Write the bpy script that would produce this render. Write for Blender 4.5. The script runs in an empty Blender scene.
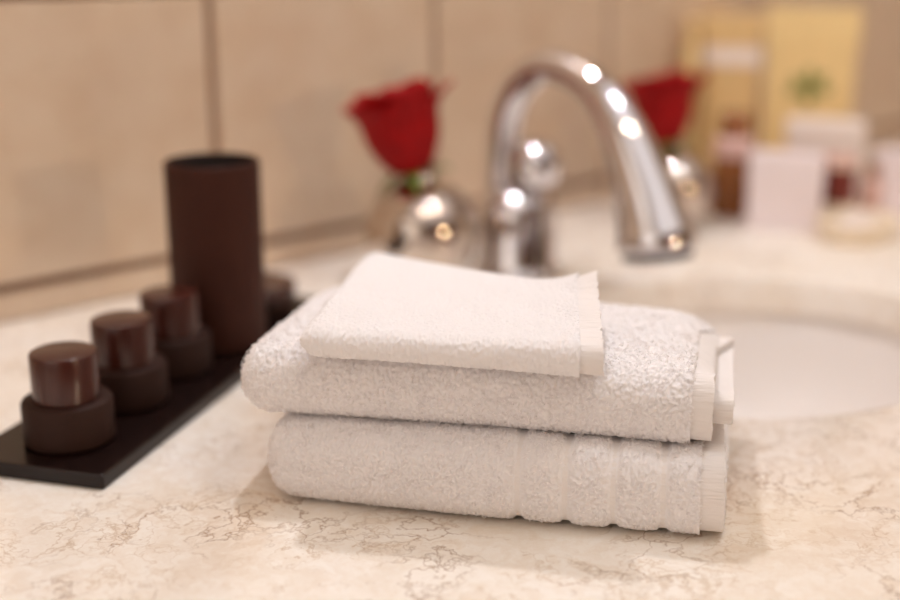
import bpy, math, random
import numpy as np

random.seed(7)
rng = np.random.default_rng(7)
SC = bpy.context.scene
COL = SC.collection
PI = math.pi
CT = 0.85                      # height of the counter top above the floor

# ------------------------------------------------------------------ frames
# survey frame: origin under the camera, +y the way it looks, x to its right.
# room frame: X along the tiled wall (0 at the tap), wall at Y = 0, room at Y < 0.
A0 = np.array([-0.3539, 0.9776])
WD = np.array([0.7501, 0.6613])
ND = np.array([0.6613, -0.7501])
YAW = -math.radians(41.4)


def P(x, y, z=0.0):
    d = np.array([x, y]) - A0
    return (float(d @ WD) - 0.412, -float(d @ ND), CT + z)


def heading(deg):              # survey angle -> room angle
    return math.radians(deg) + YAW


# ------------------------------------------------------------------ camera
FPX = 1300.0
PITCH = math.atan(375 / FPX)
cam_d = bpy.data.cameras.new('camera')
cam = bpy.data.objects.new('camera', cam_d)
COL.objects.link(cam)
cam_d.sensor_width = 36.0
cam_d.lens = FPX / 900 * 36.0
cam_d.clip_start = 0.02
cam.location = P(0, 0, 0.30)
cam.rotation_euler = (PI / 2 - PITCH, 0, YAW)
cam_d.dof.use_dof = True
cam_d.dof.focus_distance = 0.665
cam_d.dof.aperture_fstop = 2.1
cam_d.dof.aperture_blades = 9
SC.camera = cam

# ------------------------------------------------------------------ world, exposure
world = bpy.data.worlds.new('world')
SC.world = world
world.use_nodes = True
bgn = world.node_tree.nodes.get('Background')
bgn.inputs[0].default_value = (1.0, 0.85, 0.7, 1)
bgn.inputs[1].default_value = 0.02
SC.view_settings.view_transform = 'Standard'
SC.view_settings.look = 'None'
SC.view_settings.gamma = 1.0
SC.view_settings.use_curve_mapping = False
SC.view_settings.exposure = 1.32
SC.cycles.caustics_reflective = False
SC.cycles.caustics_refractive = False
SC.cycles.max_bounces = 12
SC.cycles.diffuse_bounces = 7

# strengths of the room's lamps and the added fill panel (built further down)
LAMP_KEY, LAMP_SIDE, LAMP_COOL, LAMP_GLOBE, FILL_PANEL, WINDOW_LIGHT = 165.0, 110.0, 150.0, 110.0, 0.24, 0.36


# ------------------------------------------------------------------ helpers
def srgb(r, g, b):
    f = lambda c: (c / 255) / 12.92 if c / 255 <= 0.04045 else ((c / 255 + 0.055) / 1.055) ** 2.4
    return (f(r), f(g), f(b), 1.0)


def material(name, col, rough=0.5, metal=0.0, **kw):
    m = bpy.data.materials.new(name)
    m.use_nodes = True
    b = m.node_tree.nodes['Principled BSDF']
    b.inputs['Base Color'].default_value = col
    b.inputs['Roughness'].default_value = rough
    b.inputs['Metallic'].default_value = metal
    for k, v in kw.items():
        b.inputs[k.replace('_', ' ')].default_value = v
    return m


class NT:                       # small node-graph helper
    def __init__(s, m):
        s.t = m.node_tree
        s.b = s.t.nodes['Principled BSDF']

    def n(s, kind, ins=None, **props):
        nd = s.t.nodes.new(kind)
        for k, v in props.items():
            setattr(nd, k, v)
        for k, v in (ins or {}).items():
            s.put(nd.inputs[k], v)
        return nd

    def put(s, sock, v):
        if isinstance(v, bpy.types.NodeSocket):
            s.t.links.new(v, sock)
        else:
            sock.default_value = v

    def noise(s, vec, scale, detail=3, rough=0.55):
        return s.n('ShaderNodeTexNoise', {'Vector': vec, 'Scale': scale, 'Detail': detail, 'Roughness': rough}).outputs['Fac']

    def ramp(s, fac, stops):
        r = s.n('ShaderNodeValToRGB', {'Fac': fac})
        e = r.color_ramp.elements
        while len(e) < len(stops):
            e.new(0.5)
        for el, (p, c) in zip(e, stops):
            el.position = p
            el.color = c if len(c) == 4 else (*c, 1)
        return r.outputs['Color']

    def mix(s, fac, a, b, blend='MIX'):
        m = s.n('ShaderNodeMix', data_type='RGBA', blend_type=blend)
        s.put(m.inputs[0], fac)
        s.put(m.inputs[6], a)
        s.put(m.inputs[7], b)
        return m.outputs[2]

    def math(s, op, a, b=0.0):
        m = s.n('ShaderNodeMath', operation=op)
        s.put(m.inputs[0], a)
        s.put(m.inputs[1], b)
        return m.outputs[0]

    def bump(s, h, strength, dist):
        s.put(s.b.inputs['Normal'], s.n('ShaderNodeBump', {'Height': h, 'Strength': strength, 'Distance': dist}).outputs[0])

    def obj(s):
        return s.n('ShaderNodeTexCoord').outputs['Object']

    def pos(s):
        return s.n('ShaderNodeNewGeometry').outputs['Position']


def mesh_obj(name, verts, faces, mat, parent=None, smooth=True, loc=None, rotz=0.0):
    me = bpy.data.meshes.new(name)
    me.from_pydata([tuple(map(float, v)) for v in verts], [], [tuple(map(int, f)) for f in faces])
    me.update()
    if smooth:
        me.polygons.foreach_set('use_smooth', [True] * len(me.polygons))
    if mat:
        me.materials.append(mat)
    return link(name, me, parent, loc, rotz)


def link(name, me, parent=None, loc=None, rotz=0.0):
    o = bpy.data.objects.new(name, me)
    COL.objects.link(o)
    o.parent = parent
    if loc is not None:
        o.location = loc
    o.rotation_euler = (0, 0, rotz)
    return o


def tag(o, label, cat, group=None):
    o['label'] = label
    o['category'] = cat
    if group:
        o['group'] = group
    return o


def thing(name, label, cat, loc=(0, 0, 0), rotz=0.0, group=None):
    return tag(link(name, None, None, loc, rotz), label, cat, group)


def bevel(o, w, seg=2):
    m = o.modifiers.new('bevel', 'BEVEL')
    m.width = w
    m.segments = seg
    m.limit_method = 'ANGLE'
    m.angle_limit = math.radians(40)
    return o


def box_vf(x0, x1, y0, y1, z0, z1):
    v = [(x, y, z) for z in (z0, z1) for y in (y0, y1) for x in (x0, x1)]
    f = [(0, 2, 3, 1), (4, 5, 7, 6), (0, 1, 5, 4), (2, 6, 7, 3), (0, 4, 6, 2), (1, 3, 7, 5)]
    return v, f


def box(name, x0, x1, y0, y1, z0, z1, mat, parent=None, bw=0.0, **kw):
    v, f = box_vf(x0, x1, y0, y1, z0, z1)
    o = mesh_obj(name, v, f, mat, parent, smooth=False, **kw)
    if bw:
        bevel(o, bw, 2)
    return o


def lathe(name, prof, mat, parent=None, seg=64, close=False, sharp=35, sx=1.0, sy=1.0, **kw):
    """prof: list of (r, z); r = 0 ends are poles."""
    v, f, rings = [], [], []
    for r, z in prof:
        if r < 1e-7:
            rings.append([len(v)])
            v.append((0, 0, z))
        else:
            rings.append(list(range(len(v), len(v) + seg)))
            v += [(r * sx * math.cos(2 * PI * k / seg), r * sy * math.sin(2 * PI * k / seg), z) for k in range(seg)]
    pairs = list(zip(rings, rings[1:])) + ([(rings[-1], rings[0])] if close else [])
    for a, b in pairs:
        for k in range(seg):
            k2 = (k + 1) % seg
            if len(a) == 1 and len(b) == 1:
                continue
            if len(a) == 1:
                f.append((a[0], b[k2], b[k]))
            elif len(b) == 1:
                f.append((a[k], a[k2], b[0]))
            else:
                f.append((a[k], a[k2], b[k2], b[k]))
    o = mesh_obj(name, v, f, mat, parent, **kw)
    o.data.set_sharp_from_angle(angle=math.radians(sharp))
    return o


def tube(name, pts, rad, mat, parent=None, seg=24, cap=True, **kw):
    pts = np.array(pts, float)
    n = len(pts)
    rad = np.broadcast_to(np.array(rad, float), (n,))
    tan = np.gradient(pts, axis=0)
    tan /= np.linalg.norm(tan, axis=1)[:, None]
    ref = np.array([1.0, 0, 0]) if abs(tan[0][0]) < 0.8 else np.array([0, 1.0, 0])
    v, f = [], []
    u = np.cross(tan[0], ref)
    for i in range(n):
        u = u - tan[i] * (u @ tan[i])
        u /= np.linalg.norm(u)
        w = np.cross(tan[i], u)
        for k in range(seg):
            a = 2 * PI * k / seg
            v.append(pts[i] + rad[i] * (math.cos(a) * u + math.sin(a) * w))
    for i in range(n - 1):
        for k in range(seg):
            k2 = (k + 1) % seg
            f.append((i * seg + k, i * seg + k2, (i + 1) * seg + k2, (i + 1) * seg + k))
    if cap:
        f.append(tuple(range(seg))[::-1])
        f.append(tuple(range((n - 1) * seg, n * seg)))
    o = mesh_obj(name, v, f, mat, parent, **kw)
    o.data.set_sharp_from_angle(angle=math.radians(50))
    return o


def spline(keys, n):
    """Catmull-Rom through rows of keys."""
    k = np.array(keys, float)
    k = np.vstack([2 * k[0] - k[1], k, 2 * k[-1] - k[-2]])
    out = []
    m = len(k) - 3
    for t in np.linspace(0, m - 1e-9, n):
        i = int(t)
        s = t - i
        a, b, c, d = k[i:i + 4]
        out.append(0.5 * (2 * b + (c - a) * s + (2 * a - 5 * b + 4 * c - d) * s * s + (3 * b - a - 3 * c + d) * s ** 3))
    return np.array(out)


def dup(root, loc, rotz=None, label=None):
    r = root.copy()
    COL.objects.link(r)
    r.location = loc
    if rotz is not None:
        r.rotation_euler = (0, 0, rotz)
    if label:
        r['label'] = label
    for ch in root.children:
        c = ch.copy()
        COL.objects.link(c)
        c.parent = r
        for g in ch.children:
            d = g.copy()
            COL.objects.link(d)
            d.parent = c
    return r


# ------------------------------------------------------------------ materials
def make_marble():
    m = material('cream marble', srgb(232, 220, 206), 0.16)
    t = NT(m)
    p = t.pos()
    warp = t.n('ShaderNodeTexNoise', {'Vector': p, 'Scale': 9.0, 'Detail': 5.0, 'Roughness': 0.62}).outputs['Color']
    off = t.n('ShaderNodeVectorMath', {0: warp, 1: (0.5, 0.5, 0.5)}, operation='SUBTRACT').outputs[0]
    off = t.n('ShaderNodeVectorMath', {0: off, 'Scale': 0.16}, operation='SCALE').outputs[0]
    q = t.n('ShaderNodeVectorMath', {0: p, 1: off}, operation='ADD').outputs[0]
    warp2 = t.n('ShaderNodeTexNoise', {'Vector': p, 'Scale': 70.0, 'Detail': 4.0, 'Roughness': 0.6}).outputs['Color']
    off2 = t.n('ShaderNodeVectorMath', {0: warp2, 1: (0.5, 0.5, 0.5)}, operation='SUBTRACT').outputs[0]
    off2 = t.n('ShaderNodeVectorMath', {0: off2, 'Scale': 0.034}, operation='SCALE').outputs[0]
    q = t.n('ShaderNodeVectorMath', {0: q, 1: off2}, operation='ADD').outputs[0]
    v1 = t.n('ShaderNodeTexVoronoi', {'Vector': q, 'Scale': 26.0}, feature='DISTANCE_TO_EDGE').outputs['Distance']
    v2 = t.n('ShaderNodeTexVoronoi', {'Vector': q, 'Scale': 55.0}, feature='DISTANCE_TO_EDGE').outputs['Distance']
    vein1 = t.ramp(v1, [(0.0, (1, 1, 1)), (0.012, (0.55,) * 3), (0.05, (0, 0, 0))])
    vein2 = t.ramp(v2, [(0.0, (1, 1, 1)), (0.03, (0.4,) * 3), (0.09, (0, 0, 0))])
    msk = t.ramp(t.noise(p, 13.0, 4, 0.6), [(0.47, (0, 0, 0)), (0.60, (1, 1, 1))])
    msk2 = t.ramp(t.noise(q, 17.0, 4, 0.6), [(0.47, (0, 0, 0)), (0.60, (1, 1, 1))])
    cloud = t.noise(q, 7.0, 5, 0.6)
    base = t.ramp(cloud, [(0.25, srgb(232, 218, 202)), (0.45, srgb(246, 240, 231)), (0.7, srgb(252, 248, 243))])
    fine = t.ramp(t.noise(q, 60.0, 4, 0.65), [(0.35, srgb(226, 206, 182)), (0.6, (1, 1, 1))])
    base = t.mix(0.3, base, fine, 'MULTIPLY')
    c = t.mix(t.math('MULTIPLY', t.math('MULTIPLY', vein2, msk2), 0.6), base, srgb(190, 158, 122))
    c = t.mix(t.math('MULTIPLY', t.math('MULTIPLY', vein1, msk), 0.75), c, srgb(150, 112, 76))
    t.put(t.b.inputs['Base Color'], c)
    return m


def make_tile():
    m = material('beige ceramic tile', srgb(205, 172, 140), 0.42)
    t = NT(m)
    p = t.pos()
    n1 = t.noise(p, 5.0, 5, 0.6)
    n2 = t.noise(p, 26.0, 4, 0.6)
    c = t.ramp(n1, [(0.3, srgb(204, 180, 156)), (0.55, srgb(216, 194, 170)), (0.8, srgb(222, 201, 178))])
    c2 = t.ramp(n2, [(0.35, srgb(238, 224, 208)), (0.6, (1, 1, 1))])
    t.put(t.b.inputs['Base Color'], t.mix(0.35, c, c2, 'MULTIPLY'))
    t.bump(n2, 0.1, 0.001)
    return m


def make_terry(name, col, scale, strength=0.6):
    m = material(name, col, 0.95)
    m.node_tree.nodes['Principled BSDF'].inputs['Sheen Weight'].default_value = 0.25
    m.node_tree.nodes['Principled BSDF'].inputs['Specular IOR Level'].default_value = 0.15
    t = NT(m)
    n = t.noise(t.obj(), scale, 4, 0.7)
    t.bump(n, strength, 0.0012)
    return m


def make_weave(name, col, scale):
    m = material(name, col, 0.85)
    m.node_tree.nodes['Principled BSDF'].inputs['Specular IOR Level'].default_value = 0.2
    t = NT(m)
    mp = t.n('ShaderNodeVectorMath', {0: t.obj(), 1: (0.10, 1.0, 1.0)}, operation='MULTIPLY').outputs[0]
    n = t.noise(mp, scale, 3, 0.6)
    t.bump(n, 0.7, 0.0012)
    return m


def speckled(name, col, rough, nscale=300, amt=0.12, bump=0.05, **kw):
    m = material(name, col, rough, **kw)
    t = NT(m)
    n = t.noise(t.obj(), nscale, 3)
    dark = tuple(c * (1 - amt) for c in col[:3]) + (1,)
    lite = tuple(min(1, c * (1 + amt)) for c in col[:3]) + (1,)
    t.put(t.b.inputs['Base Color'], t.ramp(n, [(0.3, dark), (0.7, lite)]))
    if bump:
        t.bump(n, bump, 0.0005)
    return m


def chrome_mat(name, col, rough):
    m = material(name, col, rough, 1.0)
    t = NT(m)
    t.put(t.b.inputs['Roughness'], t.math('ADD', t.math('MULTIPLY', t.noise(t.obj(), 40, 3), 0.04), rough - 0.02))
    return m


def emitter(name, col, strength):
    m = material(name, (0.9, 0.9, 0.9, 1), 0.5)
    b = m.node_tree.nodes['Principled BSDF']
    b.inputs['Emission Color'].default_value = (*col, 1)
    b.inputs['Emission Strength'].default_value = strength
    return m


def make_loops():
    m = material('white terry loops', srgb(248, 246, 246), 0.95)
    t = NT(m)
    d = t.n('ShaderNodeBsdfDiffuse', {'Color': srgb(248, 246, 246)})
    g = t.n('ShaderNodeBsdfTranslucent', {'Color': srgb(248, 246, 246)})
    x = t.n('ShaderNodeMixShader', {0: 0.5, 1: d.outputs[0], 2: g.outputs[0]})
    t.t.links.new(x.outputs[0], t.t.nodes['Material Output'].inputs['Surface'])
    return m


M_MARBLE = make_marble()
M_TILE = make_tile()
M_GROUT = speckled('brown grout', srgb(138, 100, 82), 0.9, 200, 0.15)
M_PAINT = speckled('warm wall paint', srgb(222, 208, 192), 0.85, 60, 0.03, 0.03)
M_CEIL = speckled('white ceiling paint', srgb(238, 230, 220), 0.9, 60, 0.02, 0.02)
M_FLOOR = speckled('beige floor stone', srgb(170, 154, 138), 0.4, 12, 0.1, 0.0)
M_TERRY = make_terry('white terry', srgb(232, 228, 228), 900)
M_PILE = make_loops()
M_LOOP = make_terry('white terry face', srgb(234, 231, 232), 1500, 0.15)
M_WEAVE = make_weave('white cotton weave', srgb(232, 227, 225), 620)
M_CHROME = chrome_mat('chrome', (0.74, 0.72, 0.74, 1), 0.07)
M_SILVER = chrome_mat('silvered glass', (0.62, 0.54, 0.48, 1), 0.08)
M_BLACK = speckled('black underside shade', srgb(22, 18, 16), 0.5, 300, 0.1)  # aerator black, with the shade under the spout tip painted in
M_PORC = material('white porcelain', srgb(238, 233, 230), 0.12)
M_TRAY = speckled('black brown lacquer', srgb(24, 12, 10), 0.25, 120, 0.15, 0.03, Specular_IOR_Level=0.3)
M_BOTTLE = speckled('dark brown matte resin', srgb(46, 25, 18), 0.6, 500, 0.12, 0.08, Specular_IOR_Level=0.2)
M_CAP = speckled('glossy brown cap', srgb(64, 29, 22), 0.22, 200, 0.06, 0.0)
M_LEATHER = speckled('brown leatherette', srgb(60, 28, 18), 0.6, 350, 0.12, 0.15, Specular_IOR_Level=0.2)
M_INSIDE = speckled('dark lining', srgb(30, 20, 18), 0.8, 300, 0.1)
M_PETAL = speckled('red petal', srgb(152, 4, 9), 0.65, 90, 0.22, 0.1, Specular_IOR_Level=0.2)
M_SEPAL = speckled('green sepal', srgb(110, 128, 50), 0.6, 120, 0.2, 0.1)
M_GOLD = speckled('cream gold card', srgb(232, 204, 146), 0.5, 30, 0.05, 0.0)
M_GOLD2 = speckled('deep gold card', srgb(218, 186, 132), 0.5, 30, 0.08, 0.0)
M_WHITECARD = speckled('white card', srgb(238, 226, 218), 0.6, 60, 0.03, 0.0)
M_LILAC = speckled('lilac white card', srgb(236, 224, 226), 0.5, 60, 0.03, 0.0)
M_GREEN = speckled('green print', srgb(138, 138, 74), 0.6, 200, 0.1, 0.0)
M_AMBER = speckled('amber bottle', srgb(150, 92, 48), 0.25, 40, 0.1, 0.0)
M_PINK = speckled('pink label', srgb(226, 188, 178), 0.6, 60, 0.05, 0.0)
M_REDJAR = speckled('dark red jar', srgb(112, 38, 28), 0.3, 60, 0.1, 0.0)
M_CREAM = speckled('cream ceramic', srgb(240, 226, 204), 0.3, 60, 0.03, 0.0)
M_WOOD = speckled('walnut veneer', srgb(92, 58, 40), 0.5, 25, 0.2, 0.05)


# ------------------------------------------------------------------ the setting
def struct(o):
    o['kind'] = 'structure'
    return o


XL, XR, YF, ZC = -1.9, 2.1, -2.7, 2.5
struct(box('floor', XL, XR, YF, 0.02, -0.08, 0.0, M_FLOOR))
struct(box('ceiling', XL, XR, YF, 0.02, ZC, ZC + 0.08, M_CEIL))
struct(box('wall_left', XL - 0.1, XL, YF, 0.02, 0.0, ZC, M_PAINT))
struct(box('wall_right', XR, XR + 0.1, YF, 0.02, 0.0, ZC, M_PAINT))
struct(box('wall_front', XL, XR, YF - 0.1, YF, 0.0, ZC, M_WOOD))
wall = struct(box('wall_back', XL, XR, 0.002, 0.1, 0.0, ZC, M_GROUT))

TW, TH, GR = 0.248, 0.2225, 0.0055
tile_v, tile_f = [], []


def tile_mesh(w, h):
    v, f = box_vf(-w / 2, w / 2, -0.006, 0.004, -h / 2, h / 2)
    e = 0.0018
    v = [(x - math.copysign(e, x) if y < 0 else x, y, z - math.copysign(e, z) if y < 0 else z) for x, y, z in v]
    me = bpy.data.meshes.new('tile')
    me.from_pydata(v, [], f)
    me.materials.append(M_TILE)
    return me


full = tile_mesh(TW - GR, TH - GR)
low = tile_mesh(TW - GR, 0.0265 - GR / 2)
gx0 = -0.212
z_g = CT + 0.0265
k0 = math.floor((XL - gx0) / TW) + 1
k1 = math.floor((XR - gx0) / TW)
for k in range(k0, k1):
    xc = gx0 + (k + 0.5) * TW
    link('tile', low, wall, (xc, 0, CT + (0.0265 - GR / 2) / 2))
    for r in range(7):
        link('tile', full, wall, (xc, 0, z_g + (r + 0.5) * TH))


# counter slab with an oval hole
SX, SY, SA, SB = 0.0, -0.408, 0.187, 0.160
CX0, CX1, CY0, CY1 = XL + 0.0, XR - 0.0, -0.78, -0.002
CTH = 0.032


def counter():
    angs = set(2 * PI * k / 96 for k in range(96))
    for cx in (CX0, CX1):
        for cy in (CY0, CY1):
            angs.add(math.atan2(cy - SY, cx - SX) % (2 * PI))
    angs = sorted(angs)
    rings = []
    for z, grow in ((0, 0.0025), (-0.0008, 0.0008), (-0.0025, 0.0), (-CTH, 0.0)):
        rings.append([(SX + (SA + grow) * math.cos(a), SY + (SB + grow) * math.sin(a), z) for a in angs])
    outer = []
    for a in angs:
        c, s = math.cos(a), math.sin(a)
        tx = ((CX1 if c > 0 else CX0) - SX) / c if abs(c) > 1e-9 else 1e9
        ty = ((CY1 if s > 0 else CY0) - SY) / s if abs(s) > 1e-9 else 1e9
        k = min(tx, ty)
        outer.append((SX + c * k, SY + s * k))
    rings = [[(x, y, 0) for x, y in outer]] + rings + [[(x, y, -CTH) for x, y in outer]]
    n = len(angs)
    v = [(x, y, z + CT) for r in rings for x, y, z in r]
    f = []
    for i in range(len(rings)):
        j = (i + 1) % len(rings)
        for k in range(n):
            k2 = (k + 1) % n
            f.append((i * n + k, i * n + k2, j * n + k2, j * n + k))
    o = mesh_obj('countertop', v, [q[::-1] for q in f], M_MARBLE)
    o.data.set_sharp_from_angle(angle=math.radians(40))
    return o


tag(counter(), 'polished cream marble countertop with fine brown veins under everything', 'countertop')

# cabinet below it
cab = thing('vanity_cabinet', 'walnut vanity cabinet carrying the marble countertop', 'cabinet', (0, 0, 0))
box('side_panel', CX0 + 0.02, CX0 + 0.04, -0.74, -0.01, 0.0, CT - CTH, M_WOOD, cab)
box('side_panel', CX1 - 0.04, CX1 - 0.02, -0.74, -0.01, 0.0, CT - CTH, M_WOOD, cab)
box('bottom_panel', CX0 + 0.04, CX1 - 0.04, -0.72, -0.01, 0.08, 0.10, M_WOOD, cab)
for k in range(5):
    w = (CX1 - CX0 - 0.08) / 5
    d = box('door', CX0 + 0.042 + k * w, CX0 + 0.038 + (k + 1) * w, -0.742, -0.722, 0.08, CT - CTH, M_WOOD, cab, 0.002)
    tube('handle', [(CX0 + 0.10 + k * w, -0.742, 0.6), (CX0 + 0.10 + k * w, -0.765, 0.605), (CX0 + 0.10 + k * w, -0.765, 0.695), (CX0 + 0.10 + k * w, -0.742, 0.70)], 0.005, M_CHROME, d, 10)

# basin
sink = thing('wash_basin', 'white oval porcelain basin set under the marble counter', 'sink', (SX, SY, CT - CTH))
inner = [(1.06, 0), (1.03, -0.004), (1.0, -0.02), (0.955, -0.055), (0.87, -0.09), (0.72, -0.118), (0.5, -0.135), (0.25, -0.142), (0.13, -0.144)]
outer = [(0.13, -0.156), (0.5, -0.148), (0.76, -0.128), (0.93, -0.096), (1.01, -0.06), (1.06, -0.02), (1.12, -0.012), (1.12, 0)]
prof = [tuple(q) for q in spline(inner, 28)] + [tuple(q) for q in spline(outer, 20)]
lathe('bowl', [(r * SA, z) for r, z in prof], M_PORC, sink, 96, close=True, sy=SB / SA * 1.0, sharp=60)
lathe('drain', [(0, -0.1425), (0.012, -0.1425), (0.015, -0.140), (0.021, -0.1395), (0.024, -0.1415), (0.024, -0.15), (0, -0.15)], M_CHROME, sink, 40)


# ------------------------------------------------------------------ lamps of the room, plus an added fill panel
def downlight(loc, label, mat, r=0.04):
    t = thing('ceiling_lamp', label, 'lamp', loc)
    lathe('trim_ring', [(r + 0.002, 0), (r + 0.004, -0.006), (r + 0.02, -0.006), (r + 0.024, 0)], M_CHROME, t, 40, close=True)
    lathe('bulb', [(0, -0.004), (r * 0.7, -0.003), (r, 0), (0, 0)], mat, t, 32)
    return t


E_KEY = emitter('warm lamp', (0.98, 0.96, 1.0), LAMP_KEY)
E_SIDE = emitter('dimmed warm lamp', (1.0, 0.84, 0.62), LAMP_SIDE)
E_COOL = emitter('cool lamp', (0.86, 0.92, 1.0), LAMP_COOL)
E_GLOBE = emitter('globe lamp', (1.0, 0.78, 0.52), LAMP_GLOBE)
E_FILL = emitter('panel fill', (0.88, 0.92, 1.0), FILL_PANEL)


def atceil(x, y):
    q = P(x, y)
    return (q[0], q[1], ZC if q[1] > -0.4 else ZC - 0.026)


kl = thing('wall_spot', 'chrome wall spot on an arm above the tap, shining down on the counter', 'lamp', (-0.15, 0.0, CT + 1.08))
lathe('wall_plate', [(0, 0), (0.04, 0), (0.04, 0.012), (0, 0.012)], M_CHROME, kl, 32, loc=(0, -0.006, 0.05)).rotation_euler = (PI / 2, 0, 0)
tube('arm', [(0, -0.006, 0.05), (0, -0.09, 0.06), (0, -0.13, 0.05), (0, -0.14, 0.028)], 0.006, M_CHROME, kl, 14)
lathe('shade', [(0.0, 0.03), (0.02, 0.028), (0.036, 0.010), (0.040, -0.004), (0.0385, -0.004), (0.034, 0.008), (0.0, 0.012)], M_CHROME, kl, 40, loc=(0, -0.14, 0))
lathe('bulb', [(0, -0.004), (0.024, -0.003), (0.034, 0.0), (0.030, 0.006), (0, 0.008)], E_KEY, kl, 32, loc=(0, -0.14, 0))
downlight(atceil(0.15, -0.10), 'warm round ceiling lamp behind the camera, farther from the tiled wall', E_SIDE, 0.028)
downlight(atceil(0.95, 0.35), 'warm round ceiling lamp to the right, above the end of the basin', E_SIDE, 0.028)
cx, cy, cz = atceil(0.50, 0.62)
cl = thing('spot_cluster', 'ceiling cluster of five small cool white spots', 'lamp', (cx, cy, cz))
lathe('plate', [(0, 0), (0.12, 0), (0.12, -0.012), (0.115, -0.015), (0, -0.015)], M_CHROME, cl, 40)
for k in range(5):
    a = 2 * PI * k / 5
    lathe('spot', [(0, -0.030), (0.010, -0.028), (0.014, -0.022), (0.014, -0.015), (0, -0.015)], E_COOL, cl, 20, loc=(0.075 * math.cos(a), 0.075 * math.sin(a), 0))
wl = thing('wall_lamp', 'warm globe lamp on the wall facing the basin', 'lamp', (0.15, YF, 1.35))
lathe('globe', [(0, -0.045)] + [(0.045 * math.cos(a), 0.045 * math.sin(a)) for a in np.linspace(-1.4, 1.4, 14)] + [(0, 0.045)], E_GLOBE, wl, 32, loc=(0, 0.12, 0))
tube('bracket', [(0, 0.0, -0.08), (0, 0.08, -0.08), (0, 0.12, -0.04)], 0.008, M_CHROME, wl, 12)
pl = thing('ceiling_fill', 'large unseen fill light panel added under the ceiling', 'lamp', (0.0, -1.45, ZC))  # unseen glowing panel, added as soft fill from above
PX, PY = 1.45, 1.0
box('diffuser', -PX, PX, -PY, PY, -0.02, -0.001, E_FILL, pl)
for sg in (-1, 1):
    box('frame', -PX - 0.02, PX + 0.02, sg * (PY + 0.01) - 0.01, sg * (PY + 0.01) + 0.01, -0.025, 0, M_CHROME, pl)
    box('frame', sg * (PX + 0.01) - 0.01, sg * (PX + 0.01) + 0.01, -PY, PY, -0.025, 0, M_CHROME, pl)


# frosted daylight window in the left wall
E_DAY = emitter('frosted daylight glass', (1.0, 0.93, 0.87), WINDOW_LIGHT)
win = struct(link('window_1', None, None, (XL, -0.95, 1.60)))
for zz in (-0.29, 0.29):
    for yy in (-0.35, 0.35):
        box('pane', 0.004, 0.010, yy - 0.335, yy + 0.335, zz - 0.275, zz + 0.275, E_DAY, win)
for yy in (-0.70, 0.0, 0.70):
    box('frame_bar', 0.0, 0.03, yy - 0.02, yy + 0.02, -0.6, 0.6, M_CEIL, win)
for zz in (-0.58, 0.0, 0.58):
    box('frame_bar', 0.0, 0.028, -0.72, 0.72, zz - 0.02, zz + 0.02, M_CEIL, win)


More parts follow.
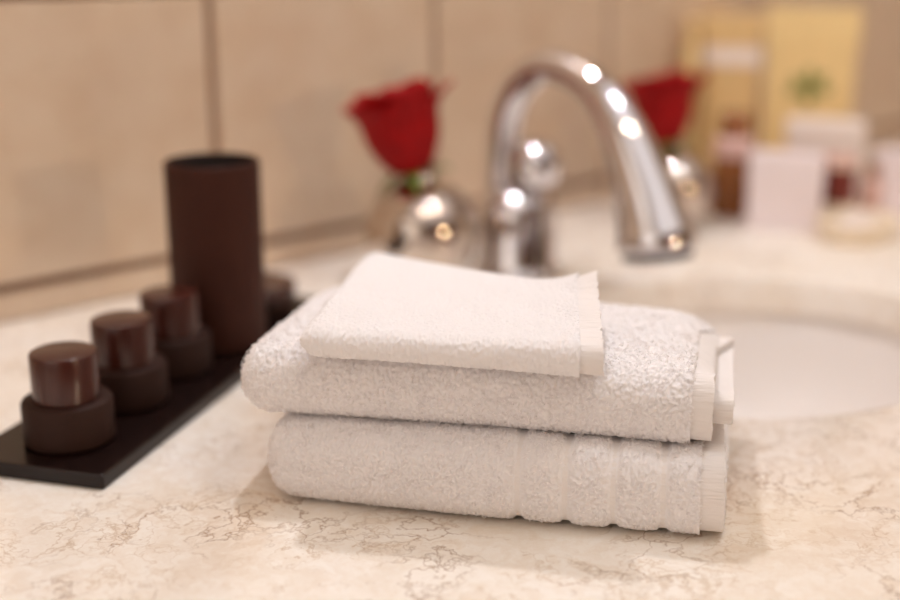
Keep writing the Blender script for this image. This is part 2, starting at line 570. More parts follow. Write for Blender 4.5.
# ------------------------------------------------------------------ towels
class Towel:
    """A terry sheet folded into nested U turns; the round fold faces the front (y = 0)."""

    def __init__(s, L, D, H, layers, nexp=2.5, round_u=0.03, tail=None, warp=None, squeeze=0.25, ns=60, hem=0.014, seed=0, lump=0.0008, bands=(), bandw=0.004, banddepth=0.5):
        s.L, s.D, s.H, s.layers, s.nexp, s.ru = L, D, H, layers, nexp, round_u
        s.tail = tail or (lambda q: 0 * q)
        s.warp = warp or (lambda u, y, z: (u, y, z))
        s.squeeze, s.ns, s.hem, s.lump = squeeze, ns, hem, lump
        s.bands, s.bandw, s.banddepth = bands, bandw, banddepth
        r = np.random.default_rng(seed)
        s.waves = [(r.uniform(30, 140), r.uniform(30, 140), r.uniform(0, 6.28), r.uniform(0.3, 1)) for _ in range(9)]
        s.path()

    def path(s):
        H, D, n = s.H, s.D, s.nexp
        t = H / (2 * s.layers)
        s.t = t
        pts = []
        for i in range(s.layers):
            R = H / 2 - t * (i + 0.5)
            Rx = max(R * 1.0, 0.6 * t)
            yc = H * 0.5
            down = (i % 2 == 0)
            fr = yc - (Rx * (n and 1.0))
            lo = [(D - (0.004 * i) - (D - yc) * k / 14, H / 2 - R) for k in range(14)]
            arc = []
            for ph in np.linspace(-PI / 2, PI / 2, s.ns):
                c, q = math.cos(ph), math.sin(ph)
                arc.append((yc - Rx * abs(c) ** (2 / n), H / 2 + math.copysign(R * abs(q) ** (2 / n), q)))
            hi = [(a, 2 * H / 2 - b) for a, b in lo][::-1]
            seg = lo + arc + hi
            if not down:
                seg = seg[::-1]
            if pts:
                a, b = np.array(pts[-1]), np.array(seg[0])
                mid, rr = (a + b) / 2, np.linalg.norm(a - b) / 2
                sg = 1 if a[1] > b[1] else -1
                for ph in np.linspace(0, PI, 9)[1:-1]:
                    pts.append((mid[0] + rr * math.sin(ph) * 0.9, mid[1] + sg * rr * math.cos(ph)))
            pts += seg
        p = np.array(pts)
        # resample evenly
        d = np.r_[0, np.cumsum(np.linalg.norm(np.diff(p, axis=0), axis=1))]
        m = int(d[-1] / 0.0028)
        q = np.linspace(0, d[-1], m)
        p = np.c_[np.interp(q, d, p[:, 0]), np.interp(q, d, p[:, 1])]
        s.first = 0
        tan = np.gradient(p, axis=0)
        tan /= np.linalg.norm(tan, axis=1)[:, None]
        s.p, s.nrm, s.q = p, np.c_[-tan[:, 1], tan[:, 0]], q / d[-1]
        # outward normal: away from the middle height at the first (outer) turn
        k = len(p) // (4 * s.layers)
        if s.nrm[3][1] > 0:
            s.nrm = -s.nrm

    def thick(s, u):
        f = np.ones_like(u)
        for c in s.bands:
            f *= 1 - s.banddepth * np.exp(-np.abs((u - c) / (s.bandw * 0.8)) ** 2.2)
        return f

    def place(s, u, y, z, q):
        """apply end rounding, tails, lumps and warp -> local 3D"""
        H = s.H
        k = np.clip(u / s.ru, 0, 1)
        sc = np.clip(1 - (1 - k) ** 2.4, 0.0016, 1) ** 0.45
        z = H / 2 + (z - H / 2) * sc
        yc = s.D * 0.55
        y = yc + (y - yc) * (1 - (1 - sc) * s.squeeze)
        lump = 0
        for a, b, c, w in s.waves:
            lump = lump + w * np.sin(a * u + b * (y + z) + c) / 4
        fade = np.clip(z / 0.012, 0, 1)
        y = y - s.lump * lump * 0.7
        z = z + s.lump * lump * fade
        uu = u + s.tail(q) * np.clip((u - s.L * 0.6) / (s.L * 0.4), 0, 1)
        return s.warp(uu, y, z)

    def surf(s, u, side, scale=1.0, bandthick=True):
        """rows: u, cols: path -> (nu, ns, 3)"""
        U, Q = np.meshgrid(u, s.q, indexing='ij')
        th = (s.t / 2) * scale * (s.thick(u) if bandthick else np.ones_like(u))
        y = s.p[:, 0][None] + side * s.nrm[:, 0][None] * th[:, None]
        z = s.p[:, 1][None] + side * s.nrm[:, 1][None] * th[:, None]
        x, y, z = s.place(U, y, z, Q)
        return np.stack([x, y, z], -1)

    def sheet(s, name, u, scale, mat, parent, bandthick=True, ripple=0.0):
        a = s.surf(u, 1, scale, bandthick)
        b = s.surf(u, -1, scale, bandthick)[:, ::-1]
        if ripple:
            k = np.arange(a.shape[1])
            w = ripple * (np.sin(k * 1.9) + 0.7 * np.sin(k * 1.13 + 1) + 0.6 * np.sin(k * 2.7 + 2))
            a[..., 1] -= w * 0.6
            a[..., 2] += w * np.clip(a[..., 2] / 0.004, 0, 1)
            a[..., 0] += 1.5 * w * np.linspace(0, 1, len(u))[:, None]
        g = np.concatenate([a, b], 1)
        nu, m = g.shape[:2]
        idx = np.arange(nu * m).reshape(nu, m)
        i2 = np.roll(idx, -1, 1)
        f = np.stack([idx[:-1], i2[:-1], i2[1:], idx[1:]], -1).reshape(-1, 4)
        h = m // 2
        caps = []
        for row, flip in ((0, False), (nu - 1, True)):
            o_, i_ = idx[row, :h], idx[row, h:][::-1]
            c = np.stack([o_[:-1], i_[:-1], i_[1:], o_[1:]], -1)
            caps.append(c[:, ::-1] if flip else c)
        f = np.concatenate([f] + caps)[:, ::-1]
        o = fast_mesh(name, g.reshape(-1, 3), f, mat, parent)
        o.data.set_sharp_from_angle(angle=math.radians(70))
        return o

    def terry(s, parent, step, amp, blob, mat, v0, v1, seed=1, spread=0.9, dens=1.0):
        """the looped face as relief: every loop a small elongated lump standing proud of the sheet"""
        r = np.random.default_rng(seed)
        end = s.L - s.hem
        nu = int(end / step)
        u = np.linspace(0.0002, end, nu)
        k = np.arange(12)
        u[:12] = u[12] * (k / 12.0) ** 2 + 0.0002
        g = s.surf(u, 1, 0.985)
        a, b = int(len(s.q) * v0), int(len(s.q) * v1)
        g = g[:, a:b]
        per = 0.0028 / step
        nv = int((b - a - 1) * per)
        t = np.linspace(0, b - a - 1.0001, nv)
        i0 = t.astype(int)
        fr_ = (t - i0)[None, :, None]
        c0 = g[:, np.maximum(i0 - 1, 0)]
        c1, c2 = g[:, i0], g[:, i0 + 1]
        c3 = g[:, np.minimum(i0 + 2, b - a - 1)]
        g = 0.5 * (2 * c1 + (c2 - c0) * fr_ + (2 * c0 - 5 * c1 + 4 * c2 - c3) * fr_ ** 2 + (3 * c1 - c0 - 3 * c2 + c3) * fr_ ** 3)
        nn = np.cross(np.gradient(g, axis=0), np.gradient(g, axis=1))
        nn /= np.maximum(np.linalg.norm(nn, axis=-1), 1e-12)[..., None]
        j = int(np.argmin(g[nu // 2, :, 1]))
        flip = nn[nu // 2, j, 1] > 0
        if flip:
            nn = -nn
        # lumps in loose rows
        lx, ly = blob[0] / step, blob[1] / step
        rows = int(nv / (ly * 1.25) * dens)
        cols = int(nu / (lx * 0.72) * dens)
        bu, bv = np.meshgrid(np.linspace(0, nu - 1, cols), np.linspace(0, nv - 1, rows), indexing='ij')
        bu = (bu + r.normal(0, lx * 0.33, bu.shape)).ravel()
        bv = (bv + r.normal(0, ly * 0.42, bv.shape)).ravel()
        n = len(bu)
        ang = spread * (0.55 * np.sin(bu * step * 260 + 2 * np.sin(bv * step * 330)) + r.normal(0, 0.55, n))
        sx_, sy_ = lx * r.uniform(0.42, 0.72, n), ly * r.uniform(0.45, 0.75, n)
        hh = r.uniform(0.45, 1.0, n)
        ca_, sa_ = np.cos(ang), np.sin(ang)
        H = np.zeros((nu, nv))
        w = int(math.ceil(lx * 0.8)) + 1
        iu, iv = np.round(bu).astype(int), np.round(bv).astype(int)
        for du in range(-w, w + 1):
            for dv in range(-w, w + 1):
                x, y = iu + du, iv + dv
                ok = (x >= 0) & (x < nu) & (y >= 0) & (y < nv)
                ex_, ey_ = x - bu, y - bv
                p, q_ = (ca_ * ex_ + sa_ * ey_) / sx_, (-sa_ * ex_ + ca_ * ey_) / sy_
                d2 = p * p + q_ * q_
                val = hh * np.sqrt(np.clip(1 - d2, 0, 1))
                ok &= d2 < 1
                np.maximum.at(H, (x[ok], y[ok]), val[ok])
        m = np.ones(nu)
        for c in s.bands:
            m *= 1 - 0.92 * np.exp(-((u - c) / (s.bandw * 0.55)) ** 6)
        H = H * m[:, None] * amp
        g = g + nn * H[..., None]
        g[..., 2] = np.maximum(g[..., 2], 0.0002)
        idx = np.arange(nu * nv).reshape(nu, nv)
        f = np.stack([idx[:-1, :-1], idx[1:, :-1], idx[1:, 1:], idx[:-1, 1:]], -1).reshape(-1, 4)
        o = fast_mesh('terry_pile', g.reshape(-1, 3), f[:, ::-1] if flip else f, mat, parent)
        o['kind'] = 'stuff'
        return o

    def pile(s, parent, dens_front, dens_back, hl, wl, rad, mat, upto, skip=(), seed=1, orient=0.0, spread=1.2):
        """short cotton loops standing on the outer face"""
        r = np.random.default_rng(seed)
        end = s.L - s.hem
        u = np.linspace(0.0005, end, 160)
        g = s.surf(u, 1)
        lim = int(len(s.q) * upto)
        g = g[:, :lim]
        du = np.gradient(g, axis=0)
        dv = np.gradient(g, axis=1)
        nn = np.cross(du, dv)
        area = np.linalg.norm(nn, axis=-1)
        nn /= np.maximum(area, 1e-12)[..., None]
        c = np.array([s.L / 2, s.D / 2, s.H / 2])
        j = np.argmin(s.p[:lim, 0])
        if (nn[80, j] @ np.array([0, -1.0, 0])) < 0:
            nn = -nn
        # density: dense where it faces the front and top, none where it lies on its support
        front = np.clip(1 - (s.p[:lim, 0] - 0.02) / (s.D * 0.8), 0, 1)
        dens = dens_back + (dens_front - dens_back) * front
        w = area * dens[None] * 1e6 * (nn[..., 2] > -0.86)
        n = int(w.sum())
        cells = r.choice(w.size, n, p=(w / w.sum()).ravel())
        iu, iv = np.divmod(cells, lim)
        fu, fv = r.random(n), r.random(n)
        iu2, iv2 = np.minimum(iu + 1, 159), np.minimum(iv + 1, lim - 1)
        lerp = lambda A: (A[iu, iv] * ((1 - fu) * (1 - fv))[:, None] + A[iu2, iv] * (fu * (1 - fv))[:, None] + A[iu, iv2] * ((1 - fu) * fv)[:, None] + A[iu2, iv2] * (fu * fv)[:, None])
        pos, nr = lerp(g), lerp(nn)
        nr /= np.linalg.norm(nr, axis=1)[:, None]
        uu = u[iu] + fu * (u[1] - u[0])
        keep = np.ones(n, bool)
        for c0 in s.bands:
            keep &= np.abs(uu - c0) > s.bandw * 0.5
        pos, nr, n = pos[keep], nr[keep], int(keep.sum())
        tx = lerp(du)[keep]
        tx -= nr * (tx * nr).sum(1)[:, None]
        tx /= np.linalg.norm(tx, axis=1)[:, None]
        ty = np.cross(nr, tx)
        # patchy lay of the loops
        ang = orient + spread * (np.sin(pos[:, 0] * 310 + 2 * np.sin(pos[:, 2] * 240)) * 0.5 + r.normal(0, 0.6, n))
        lay = (np.cos(ang)[:, None] * tx + np.sin(ang)[:, None] * ty)
        side = np.cross(nr, lay)
        lean = r.normal(0, 0.35, n)[:, None] * side + r.normal(0, 0.2, n)[:, None] * lay
        H_ = (hl * r.uniform(0.55, 1.25, n))[:, None]
        W_ = (wl * r.uniform(0.7, 1.3, n))[:, None]
        knots = [(-0.45, -0.25), (-0.55, 0.62), (0.0, 1.0), (0.55, 0.6), (0.42, -0.25)]
        cl = [pos + lay * (W_ * a) + (nr + lean * max(b, 0)) * (H_ * b) for a, b in knots]
        K = len(cl)
        cl = np.stack(cl, 1)
        V = np.zeros((n, K, 3, 3))
        tl = np.gradient(cl, axis=1)
        tl /= np.linalg.norm(tl, axis=-1)[..., None]
        s0 = np.repeat(side[:, None], K, 1)
        s1 = np.cross(tl, s0)
        rr = (rad * r.uniform(0.8, 1.2, n))[:, None, None]
        for k in range(3):
            a = 2 * PI * k / 3
            V[:, :, k] = cl + rr * (math.cos(a) * s0 + math.sin(a) * s1)
        base = (np.arange(n) * K * 3)[:, None]
        fl = []
        for i in range(K - 1):
            for k in range(3):
                k2 = (k + 1) % 3
                fl.append([i * 3 + k, i * 3 + k2, (i + 1) * 3 + k2, (i + 1) * 3 + k])
        F = (base[:, :, None] + np.array(fl)[None]).reshape(-1, 4)
        V[..., 2] = np.maximum(V[..., 2], 0.0002)
        o = fast_mesh('loose_loops', V.reshape(-1, 3), F[:, ::-1], mat, parent)
        o['kind'] = 'stuff'
        o.data.polygons.foreach_set('use_smooth', np.zeros(len(F), bool))
        return o


def fast_mesh(name, v, quads, mat, parent):
    me = bpy.data.meshes.new(name)
    v = np.ascontiguousarray(v, np.float32)
    quads = np.ascontiguousarray(quads, np.int32)
    me.vertices.add(len(v))
    me.vertices.foreach_set('co', v.ravel())
    me.loops.add(quads.size)
    me.loops.foreach_set('vertex_index', quads.ravel())
    me.polygons.add(len(quads))
    me.polygons.foreach_set('loop_start', np.arange(0, quads.size, 4, dtype=np.int32))
    me.polygons.foreach_set('use_smooth', np.ones(len(quads), bool))
    me.materials.append(mat)
    me.update(calc_edges=True)
    me.validate()
    o = bpy.data.objects.new(name, me)
    COL.objects.link(o)
    o.parent = parent
    return o


def spaced(L, hem, n, ru, extra=()):
    a = ru * (1 - np.cos(np.linspace(0, PI / 2, 14)))
    b = np.linspace(ru, L - hem, n)[1:]
    return np.unique(np.r_[a, b, [e for e in extra if 0 < e < L - hem]])


def hem_parts(T, parent, stitch_mat):
    # flat woven hem with puckers along its edge, and the seam where it meets the pile
    u = np.linspace(T.L - T.hem - 0.0008, T.L, 12)
    T.sheet('hem', u, 0.74, M_WEAVE, parent, False, 0.00022)
    us = np.linspace(T.L - T.hem - 0.0014, T.L - T.hem - 0.0002, 4)
    T.sheet('hem_seam', us, 0.86, M_WEAVE, parent, False)


# --- bath towel at the bottom
H1, H2, H3 = 0.0445, 0.0395, 0.0185
b1 = [0.1395, 0.1635, 0.1875, 0.2120]


def warp1(u, y, z):
    e = np.clip((u - 0.05) / 0.19, 0, 1)
    return u, y - 0.0035 * np.sin(u * 13) * np.clip(1 - y / 0.1, 0, 1), z * (1 + 0.02 * np.sin(u * 9))


T1 = Towel(0.2415, 0.150, H1, 2, nexp=3.1, round_u=0.017, warp=warp1, seed=3, bands=b1, bandw=0.0050, banddepth=0.25, hem=0.0115, lump=0.0008,
           tail=lambda q: 0.003 * np.sin(q * 9))
t1 = thing('bath_towel', 'thick folded white bath towel with woven stripes at the bottom of the stack', 'towel', P(-0.1015, 0.6455), heading(-12.5), 'folded white towels')
ex = np.concatenate([np.linspace(c - 0.006, c + 0.006, 13) for c in b1])
T1.sheet('terry_body', spaced(T1.L, T1.hem, 90, T1.ru, ex), 1.0, M_TERRY, t1)
for c in b1:
    T1.sheet('woven_stripe', np.linspace(c - 0.0017, c + 0.0017, 5), 0.775, M_WEAVE, t1, False)
hem_parts(T1, t1, M_WEAVE)
T1.terry(t1, 0.00048, 0.0012, (0.0021, 0.0013), M_LOOP, 0.13, 0.53, seed=21)
T1.pile(t1, 0.10, 0.03, 0.0017, 0.0016, 0.00022, M_PILE, 0.60, seed=11)


# --- hand towel in the middle
def warp2(u, y, z):
    back = np.clip(y / 0.17, 0, 1)
    right = np.clip((u - 0.10) / 0.16, 0, 1)
    top = z / H2
    z = z - top * (0.007 + 0.003 * right) * back ** 1.5
    z = z - top * (0.002 * right * back + 0.013 * np.clip((u - 0.224) / 0.030, 0, 1) ** 2 * np.clip((y - 0.01) / 0.05, 0, 1))
    z = z - 0.002 * np.clip((0.03 - u) / 0.03, 0, 1) * (1 - back) * top
    return u, y + 0.004 * np.sin(u * 11), z


T2 = Towel(0.2520, 0.145, H2, 2, nexp=2.4, round_u=0.020, warp=warp2, seed=5, hem=0.0105, squeeze=0.3, lump=0.0009,
           tail=lambda q: 0.010 * np.clip((q - 0.46) / 0.06, 0, 1))
t2 = thing('hand_towel', 'folded white hand towel in the middle of the stack', 'towel', P(-0.1165, 0.6545, H1 * 1.012 + 0.0004), heading(-12.0), 'folded white towels')
T2.sheet('terry_body', spaced(T2.L, T2.hem, 90, T2.ru), 1.0, M_TERRY, t2)
hem_parts(T2, t2, M_WEAVE)
T2.terry(t2, 0.00048, 0.0014, (0.0024, 0.0015), M_LOOP, 0.13, 0.55, seed=22)
T2.pile(t2, 0.10, 0.05, 0.0018, 0.0018, 0.00022, M_PILE, 0.60, seed=12)


# --- wash cloth on top
def warp3(u, y, z):
    right = np.clip(u / 0.155, 0, 1)
    y = y * (1.25 - 0.46 * right)
    corner = np.clip((u - 0.112) / 0.044, 0, 1) ** 2 * np.clip((y - 0.03) / 0.08, 0, 1)
    z = z + 0.013 * corner * (z / H3) - 0.002 * np.sin(u * 22) * (z / H3)
    u = u - 0.016 * right * np.clip(y / 0.1, 0, 1) - 0.014 * (1 - right) * np.clip(y / 0.165, 0, 1)
    return u, y + 0.003 * np.sin(u * 18), z


T3 = Towel(0.1560, 0.132, H3, 1, nexp=2.2, round_u=0.012, warp=warp3, seed=9, hem=0.0115, squeeze=0.06, lump=0.0006)
t3 = thing('wash_cloth', 'small folded white wash cloth on top of the towel stack', 'towel', P(-0.0775, 0.6330, H1 * 1.012 + H2 + 0.0006), heading(-13.0), 'folded white towels')
T3.sheet('terry_body', spaced(T3.L, T3.hem, 70, T3.ru), 1.0, M_TERRY, t3)
hem_parts(T3, t3, M_WEAVE)
T3.terry(t3, 0.00045, 0.0009, (0.0018, 0.0011), M_LOOP, 0.12, 0.995, seed=23, spread=0.5)


# ------------------------------------------------------------------ tray with its pots
TD = 74.3                       # the tray's long direction, survey degrees
tdx, tdy = math.cos(math.radians(TD)), math.sin(math.radians(TD))
tnx, tny = tdy, -tdx
TRH = 0.0092
fr = np.array([-0.1912, 0.6605])           # front right corner


def on_tray(along, across=-0.0455):
    q = fr + along * np.array([tdx, tdy]) + across * np.array([tnx, tny])
    return P(q[0], q[1], TRH)


tc = fr + 0.183 * np.array([tdx, tdy]) - 0.0455 * np.array([tnx, tny])
tray = thing('tray', 'long black-brown lacquered tray lying on the marble counter', 'tray', P(tc[0], tc[1]), heading(TD))
box('base', -0.183, 0.183, -0.0455, 0.0455, 0.0, TRH, M_TRAY, tray, 0.0012)


def pot(loc, label):
    t = thing('toiletry_pot', label, 'bottle', loc, group='brown pots on the tray')
    r, h = 0.0262, 0.0265
    lathe('body', [(0, 0), (r - 0.002, 0), (r, 0.002), (r, h - 0.0025), (r - 0.0008, h - 0.0008), (r - 0.003, h), (0.019, h), (0, h)], M_BOTTLE, t, 64)
    c = 0.0194
    lathe('cap', [(0, h + 0.0003), (c, h + 0.0003), (c, h + 0.0265), (c - 0.0005, h + 0.0277), (c - 0.0018, h + 0.0283), (0, h + 0.0283)], M_CAP, t, 64)
    return t


pot0 = pot(on_tray(0.042), 'squat dark brown pot with glossy cap at the near end of the tray')
dup(pot0, on_tray(0.109), None, 'squat dark brown pot with glossy cap, second from the near end of the tray')
dup(pot0, on_tray(0.172), None, 'squat dark brown pot with glossy cap, just in front of the tall tube')

tt = thing('tumbler_tube', 'tall open brown leather tube standing on the black tray', 'container', on_tray(0.240, -0.0425))
R, HT = 0.0335, 0.1325
lathe('shell', [(0, 0), (R - 0.001, 0), (R, 0.001), (R, HT - 0.001), (R - 0.001, HT), (R - 0.0018, HT), (R - 0.0026, HT - 0.001)], M_LEATHER, tt, 72)
lathe('lining', [(R - 0.0024, HT - 0.0012), (R - 0.003, 0.004), (0, 0.004)], M_INSIDE, tt, 72)

jj = thing('lidded_jar', 'low round brown jar with a flat lid behind the tall tube', 'jar', on_tray(0.318))
lathe('body', [(0, 0), (0.025, 0), (0.027, 0.002), (0.027, 0.013), (0, 0.013)], M_BOTTLE, jj, 48)
lathe('lid', [(0, 0.0132), (0.0285, 0.0132), (0.0285, 0.0225), (0.0275, 0.0238), (0, 0.0240)], M_CAP, jj, 48)


# ------------------------------------------------------------------ tap
tap = thing('tap', 'chrome basin tap with a tall arched spout and ball knob', 'tap', (0, -0.159, CT))
lathe('body', [(0, 0), (0.039, 0), (0.0395, 0.004), (0.037, 0.008), (0.0345, 0.012), (0.034, 0.055), (0.032, 0.066), (0.026, 0.074), (0.014, 0.079), (0, 0.080)], M_CHROME, tap, 64)
keys = [(0, 0.018, 0.05, 0.0165), (0, 0.0205, 0.095, 0.0155), (0, 0.016, 0.136, 0.0148), (0, -0.002, 0.168, 0.0143), (0, -0.030, 0.1845, 0.0140), (0, -0.062, 0.183, 0.0145),
        (0, -0.092, 0.170, 0.0158), (0, -0.118, 0.142, 0.0188), (0, -0.139, 0.105, 0.0235), (0, -0.152, 0.076, 0.0285), (0, -0.158, 0.060, 0.0325), (0, -0.1595, 0.053, 0.0325), (0, -0.160, 0.050, 0.0300)]
sp = spline(keys, 60)
so = tube('spout', sp[:, :3], sp[:, 3], M_CHROME, tap, 48)
e0, e1 = sp[-1, :3], sp[-1, :3] - sp[-3, :3]
e1 /= np.linalg.norm(e1)
tube('aerator_shade', [e0 - e1 * 0.002, e0 + e1 * 0.006], 0.0285, M_BLACK, so, 40)  # aerator as a black band, painting in the tip's dark underside
lathe('knob', [(0, -0.0235)] + [(0.0235 * math.cos(a), 0.0235 * math.sin(a)) for a in np.linspace(-1.35, 1.35, 20)] + [(0, 0.0235)], M_CHROME, tap, 48, loc=(0, -0.021, 0.100), sharp=80)
kn = tap.children[-1]
tube('lever', [(0, -0.020, 0.002), (0, -0.034, -0.002)], [0.006, 0.0045], M_CHROME, kn, 16)


# ------------------------------------------------------------------ roses in silver vases
def vase(loc, label, rr):
    t = thing('bud_vase', label, 'vase', loc, group='silver bud vases')
    z0 = rr * 0.93
    prof = [(0, 0), (rr * 0.42, 0), (rr * 0.45, 0.0015)]
    for a in np.linspace(-1.05, 1.2, 24):
        prof.append((rr * math.cos(a), z0 + rr * math.sin(a)))
    prof += [(0.0135, z0 + rr * 0.985), (0.0120, z0 + rr * 1.05), (0.0125, z0 + rr * 1.12), (0.0150, z0 + rr * 1.17), (0.0140, z0 + rr * 1.18), (0.0105, z0 + rr * 1.10), (0.0098, z0 + rr * 0.95), (0.02, z0 + rr * 0.80), (0.02, z0)]
    lathe('glass', prof, M_SILVER, t, 64, sharp=60)
    return t, z0 + rr * 1.17


def petal(name, r, h, th, span, flare, base, parent, mat, tip=0.0, nu=9, nv=12):
    v, f = [], []
    for j in range(nv + 1):
        t = j / nv
        for i in range(nu + 1):
            w = -1 + 2 * i / nu
            top = 1 - 0.30 * abs(w) ** 2.5
            tt_ = t * top
            rad = base + (r - base) * math.sin(min(1, tt_ * 1.45) * PI / 2) ** 0.55
            rad += flare * max(0, tt_ - 0.62) ** 2 * 6.0 + 0.0012 * math.sin(w * 5 + th * 3) * tt_
            a = th + w * span * (0.35 + 0.65 * math.sin(min(1, 0.15 + t * 1.0) * PI / 2))
            z = h * tt_ - tip * max(0, tt_ - 0.75) ** 2 * 12 * (1 - 0.5 * w * w)
            v.append((rad * math.cos(a), rad * math.sin(a), z))
    for j in range(nv):
        for i in range(nu):
            k = j * (nu + 1) + i
            f.append((k, k + 1, k + nu + 2, k + nu + 1))
    o = mesh_obj(name, v, f, mat, parent)
    s = o.modifiers.new('thickness', 'SOLIDIFY')
    s.thickness = 0.0007
    return o


def rose(loc, label, size, tilt, az, seed):
    rr = random.Random(seed)
    t = thing('rose', label, 'flower', loc, group='red roses in vases')
    t.rotation_euler = (tilt * math.cos(az), tilt * math.sin(az), 0)
    spin = rr.uniform(0, 6)
    t.rotation_mode = 'XYZ'
    s = size
    k = 0
    for ring, (n, r, h, fl, sp_) in enumerate([(2, 0.10, 0.86, 0.0, 1.9), (3, 0.19, 0.93, 0.02, 1.5), (4, 0.28, 0.97, 0.05, 1.15), (4, 0.36, 0.97, 0.10, 1.05), (5, 0.42, 0.92, 0.20, 0.85)]):
        for i in range(n):
            a = spin + 2 * PI * i / n + ring * 0.9 + rr.uniform(-0.15, 0.15)
            petal('petal', r * s * rr.uniform(0.95, 1.05), h * s * rr.uniform(0.95, 1.03), a, sp_, fl * s * rr.uniform(0.6, 1.5), 0.07 * s, t, M_PETAL, tip=0.05 * s * (ring >= 3) * rr.uniform(0.3, 1.2))
    lathe('receptacle', [(0, -0.05 * s), (0.07 * s, -0.02 * s), (0.10 * s, 0.05 * s), (0.08 * s, 0.10 * s), (0, 0.12 * s)], M_SEPAL, t, 20)
    for i in range(5):
        a = 2 * PI * i / 5 + 0.3
        v = []
        f = []
        for j in range(7):
            q = j / 6
            rad = 0.10 * s + 0.33 * s * q
            z = 0.03 * s + 0.10 * s * q - 0.32 * s * q * q * (0.4 + 0.6 * rr.random())
            w = 0.085 * s * math.sin(PI * (0.25 + 0.75 * q)) ** 1.0 + 0.0004
            for sg in (-1, 0, 1):
                v.append((rad * math.cos(a) - sg * w * math.sin(a), rad * math.sin(a) + sg * w * math.cos(a), z + 0.015 * s * abs(sg)))
        for j in range(6):
            for c in range(2):
                b0 = j * 3 + c
                f.append((b0, b0 + 1, b0 + 4, b0 + 3))
        o = mesh_obj('sepal', v, f, M_SEPAL, t)
        o.modifiers.new('thickness', 'SOLIDIFY').thickness = 0.0008
    tube('stem', [(0, 0, 0.0), (0, 0, -0.02), (0.0015, 0.001, -0.05)], 0.0032, M_SEPAL, t, 12)
    return t


v1, top1 = vase(P(-0.0245, 1.090), 'round silver bud vase left of the tap', 0.0490)
q = P(-0.0285, 1.090)
rose((v1.location.x - 0.006 * math.cos(YAW), v1.location.y - 0.006 * math.sin(YAW), CT + top1 - 0.008), 'open red rose leaning left in the vase left of the tap', 0.080, 0.22, YAW - PI / 2, 1)
v2, top2 = vase(P(0.226, 1.310), 'round silver bud vase behind the tap spout', 0.0435)
rose((v2.location.x - 0.006 * math.cos(YAW), v2.location.y - 0.006 * math.sin(YAW), CT + top2 - 0.006), 'upright red rose in the vase behind the tap spout', 0.074, 0.14, YAW - PI / 2, 2)


# ------------------------------------------------------------------ packages far right
def carton(name, label, pos, w, d, h, rot, mat, cat='box', flap=None):
    t = thing(name, label, cat, pos, heading(rot))
    box('body', -w / 2, w / 2, -d / 2, d / 2, 0, h, mat, t, 0.0012)
    return t


ca = carton('gift_carton', 'tall cream gold carton printed with a green sprig', P(0.411, 1.500), 0.098, 0.055, 0.209, -14, M_GOLD)
box('lid', -0.0512, 0.0512, -0.0287, 0.0287, 0.168, 0.2102, M_GOLD, ca, 0.001)
for k, (dx, dz, a, ln) in enumerate([(-0.010, 0.134, 0.7, 0.026), (0.010, 0.136, -0.7, 0.026), (0.0, 0.139, 0.0, 0.030), (0.0, 0.118, 0.05, 0.022), (-0.016, 0.126, 1.2, 0.018), (0.016, 0.127, -1.2, 0.018)]):
    v = []
    for q_, wd in ((-0.5, 0.001), (-0.2, 0.006), (0.1, 0.007), (0.5, 0.001)):
        for sg in (-1, 1):
            lx, lz = sg * wd * 0.8, q_ * ln
            v.append((dx + lx * math.cos(a) - lz * math.sin(a), -0.0279, dz - 0.006 + lx * math.sin(a) + lz * math.cos(a)))
    o = mesh_obj('printed_leaf', v, [(0, 1, 3, 2), (2, 3, 5, 4), (4, 5, 7, 6)], M_GREEN, ca, False)
    o.modifiers.new('thickness', 'SOLIDIFY').thickness = 0.0004

cb = carton('gift_carton', 'narrower gold carton with a white band, left of the sprig carton', P(0.3285, 1.532), 0.062, 0.060, 0.200, -14, M_GOLD2)
box('band', -0.0336, 0.0336, -0.0306, 0.0306, 0.146, 0.166, M_WHITECARD, cb)
box('lid', -0.0338, 0.0338, -0.0308, 0.0308, 0.172, 0.201, M_GOLD2, cb, 0.001)
cs = carton('slim_carton', 'slim deep gold carton at the left end of the packages', P(0.2790, 1.512), 0.016, 0.060, 0.196, -14, M_GOLD2)
box('label', -0.0065, 0.0065, -0.0306, -0.0301, 0.10, 0.17, M_GOLD, cs)

wb = carton('soap_box', 'white lidded box in front of the sprig carton', P(0.404, 1.395), 0.078, 0.05, 0.078, -12, M_WHITECARD)
box('lid', -0.0402, 0.0402, -0.0262, 0.0262, 0.076, 0.0985, M_WHITECARD, wb, 0.001)
lb = carton('tissue_box', 'lilac white box nearest the basin among the packages', P(0.3440, 1.318), 0.073, 0.05, 0.074, -12, M_LILAC)
box('lid', -0.0373, 0.0373, -0.0258, 0.0258, 0.044, 0.0755, M_LILAC, lb, 0.001)

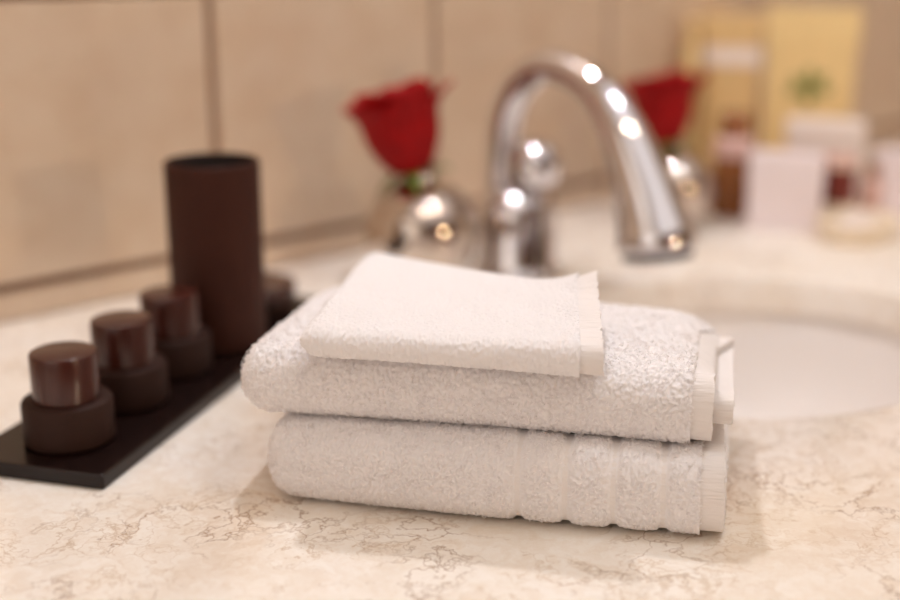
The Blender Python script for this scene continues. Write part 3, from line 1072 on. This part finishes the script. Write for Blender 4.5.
ab = thing('lotion_bottle', 'amber lotion bottle with brown cap and pale pink shoulder', 'bottle', P(0.302, 1.372))
lathe('glass', [(0, 0), (0.0195, 0), (0.021, 0.002), (0.021, 0.064), (0, 0.064)], M_AMBER, ab, 40)
lathe('shoulder', [(0, 0.064), (0.0212, 0.064), (0.0212, 0.080), (0.012, 0.088), (0, 0.088)], M_PINK, ab, 40)
lathe('cap', [(0, 0.088), (0.016, 0.088), (0.016, 0.108), (0.0145, 0.110), (0, 0.110)], M_AMBER, ab, 40)

rj = thing('red_jar', 'small dark red jar standing right of the lilac box', 'jar', P(0.4005, 1.318))
lathe('body', [(0, 0.0), (0.014, 0.0), (0.0155, 0.002), (0.0155, 0.066), (0, 0.066)], M_CREAM, rj, 32)
lathe('wrap', [(0.0157, 0.026), (0.0163, 0.026), (0.0163, 0.062), (0.0157, 0.062)], M_REDJAR, rj, 32, close=True)
lathe('lid', [(0, 0.066), (0.0165, 0.066), (0.0165, 0.073), (0, 0.074)], M_PINK, rj, 32)

ob = thing('tube_bottle', 'slim tan bottle beside the small dark red jar', 'bottle', P(0.4380, 1.330))
lathe('body', [(0, 0), (0.010, 0), (0.011, 0.002), (0.011, 0.044), (0.006, 0.048), (0, 0.048)], M_PINK, ob, 28)
lathe('cap', [(0, 0.048), (0.0065, 0.048), (0.0065, 0.062), (0, 0.063)], M_AMBER, ob, 28)

sd = thing('soap_dish', 'oval cream soap dish at the right edge of the counter', 'dish', P(0.405, 1.262))
lathe('bowl', [(0, 0.0), (0.034, 0.0), (0.043, 0.010), (0.046, 0.020), (0.0445, 0.020), (0.040, 0.010), (0.030, 0.004), (0, 0.004)], M_CREAM, sd, 48, sx=1.15, sy=0.8)
so2 = tag(link('soap_bar', None, None, P(0.405, 1.262, 0.0042), 0.2), 'white rounded soap bar lying in the cream dish', 'soap')
lathe('bar', [(0, 0), (0.018, 0.0), (0.024, 0.006), (0.024, 0.012), (0.018, 0.018), (0, 0.019)], M_WHITECARD, so2, 40, sx=1.15, sy=0.75)
tw = carton('white_carton', 'plain white carton at the far right edge of the packages', P(0.480, 1.372), 0.05, 0.045, 0.068, -12, M_LILAC)
box('lid', -0.0258, 0.0258, -0.0232, 0.0232, 0.045, 0.0695, M_LILAC, tw, 0.001)
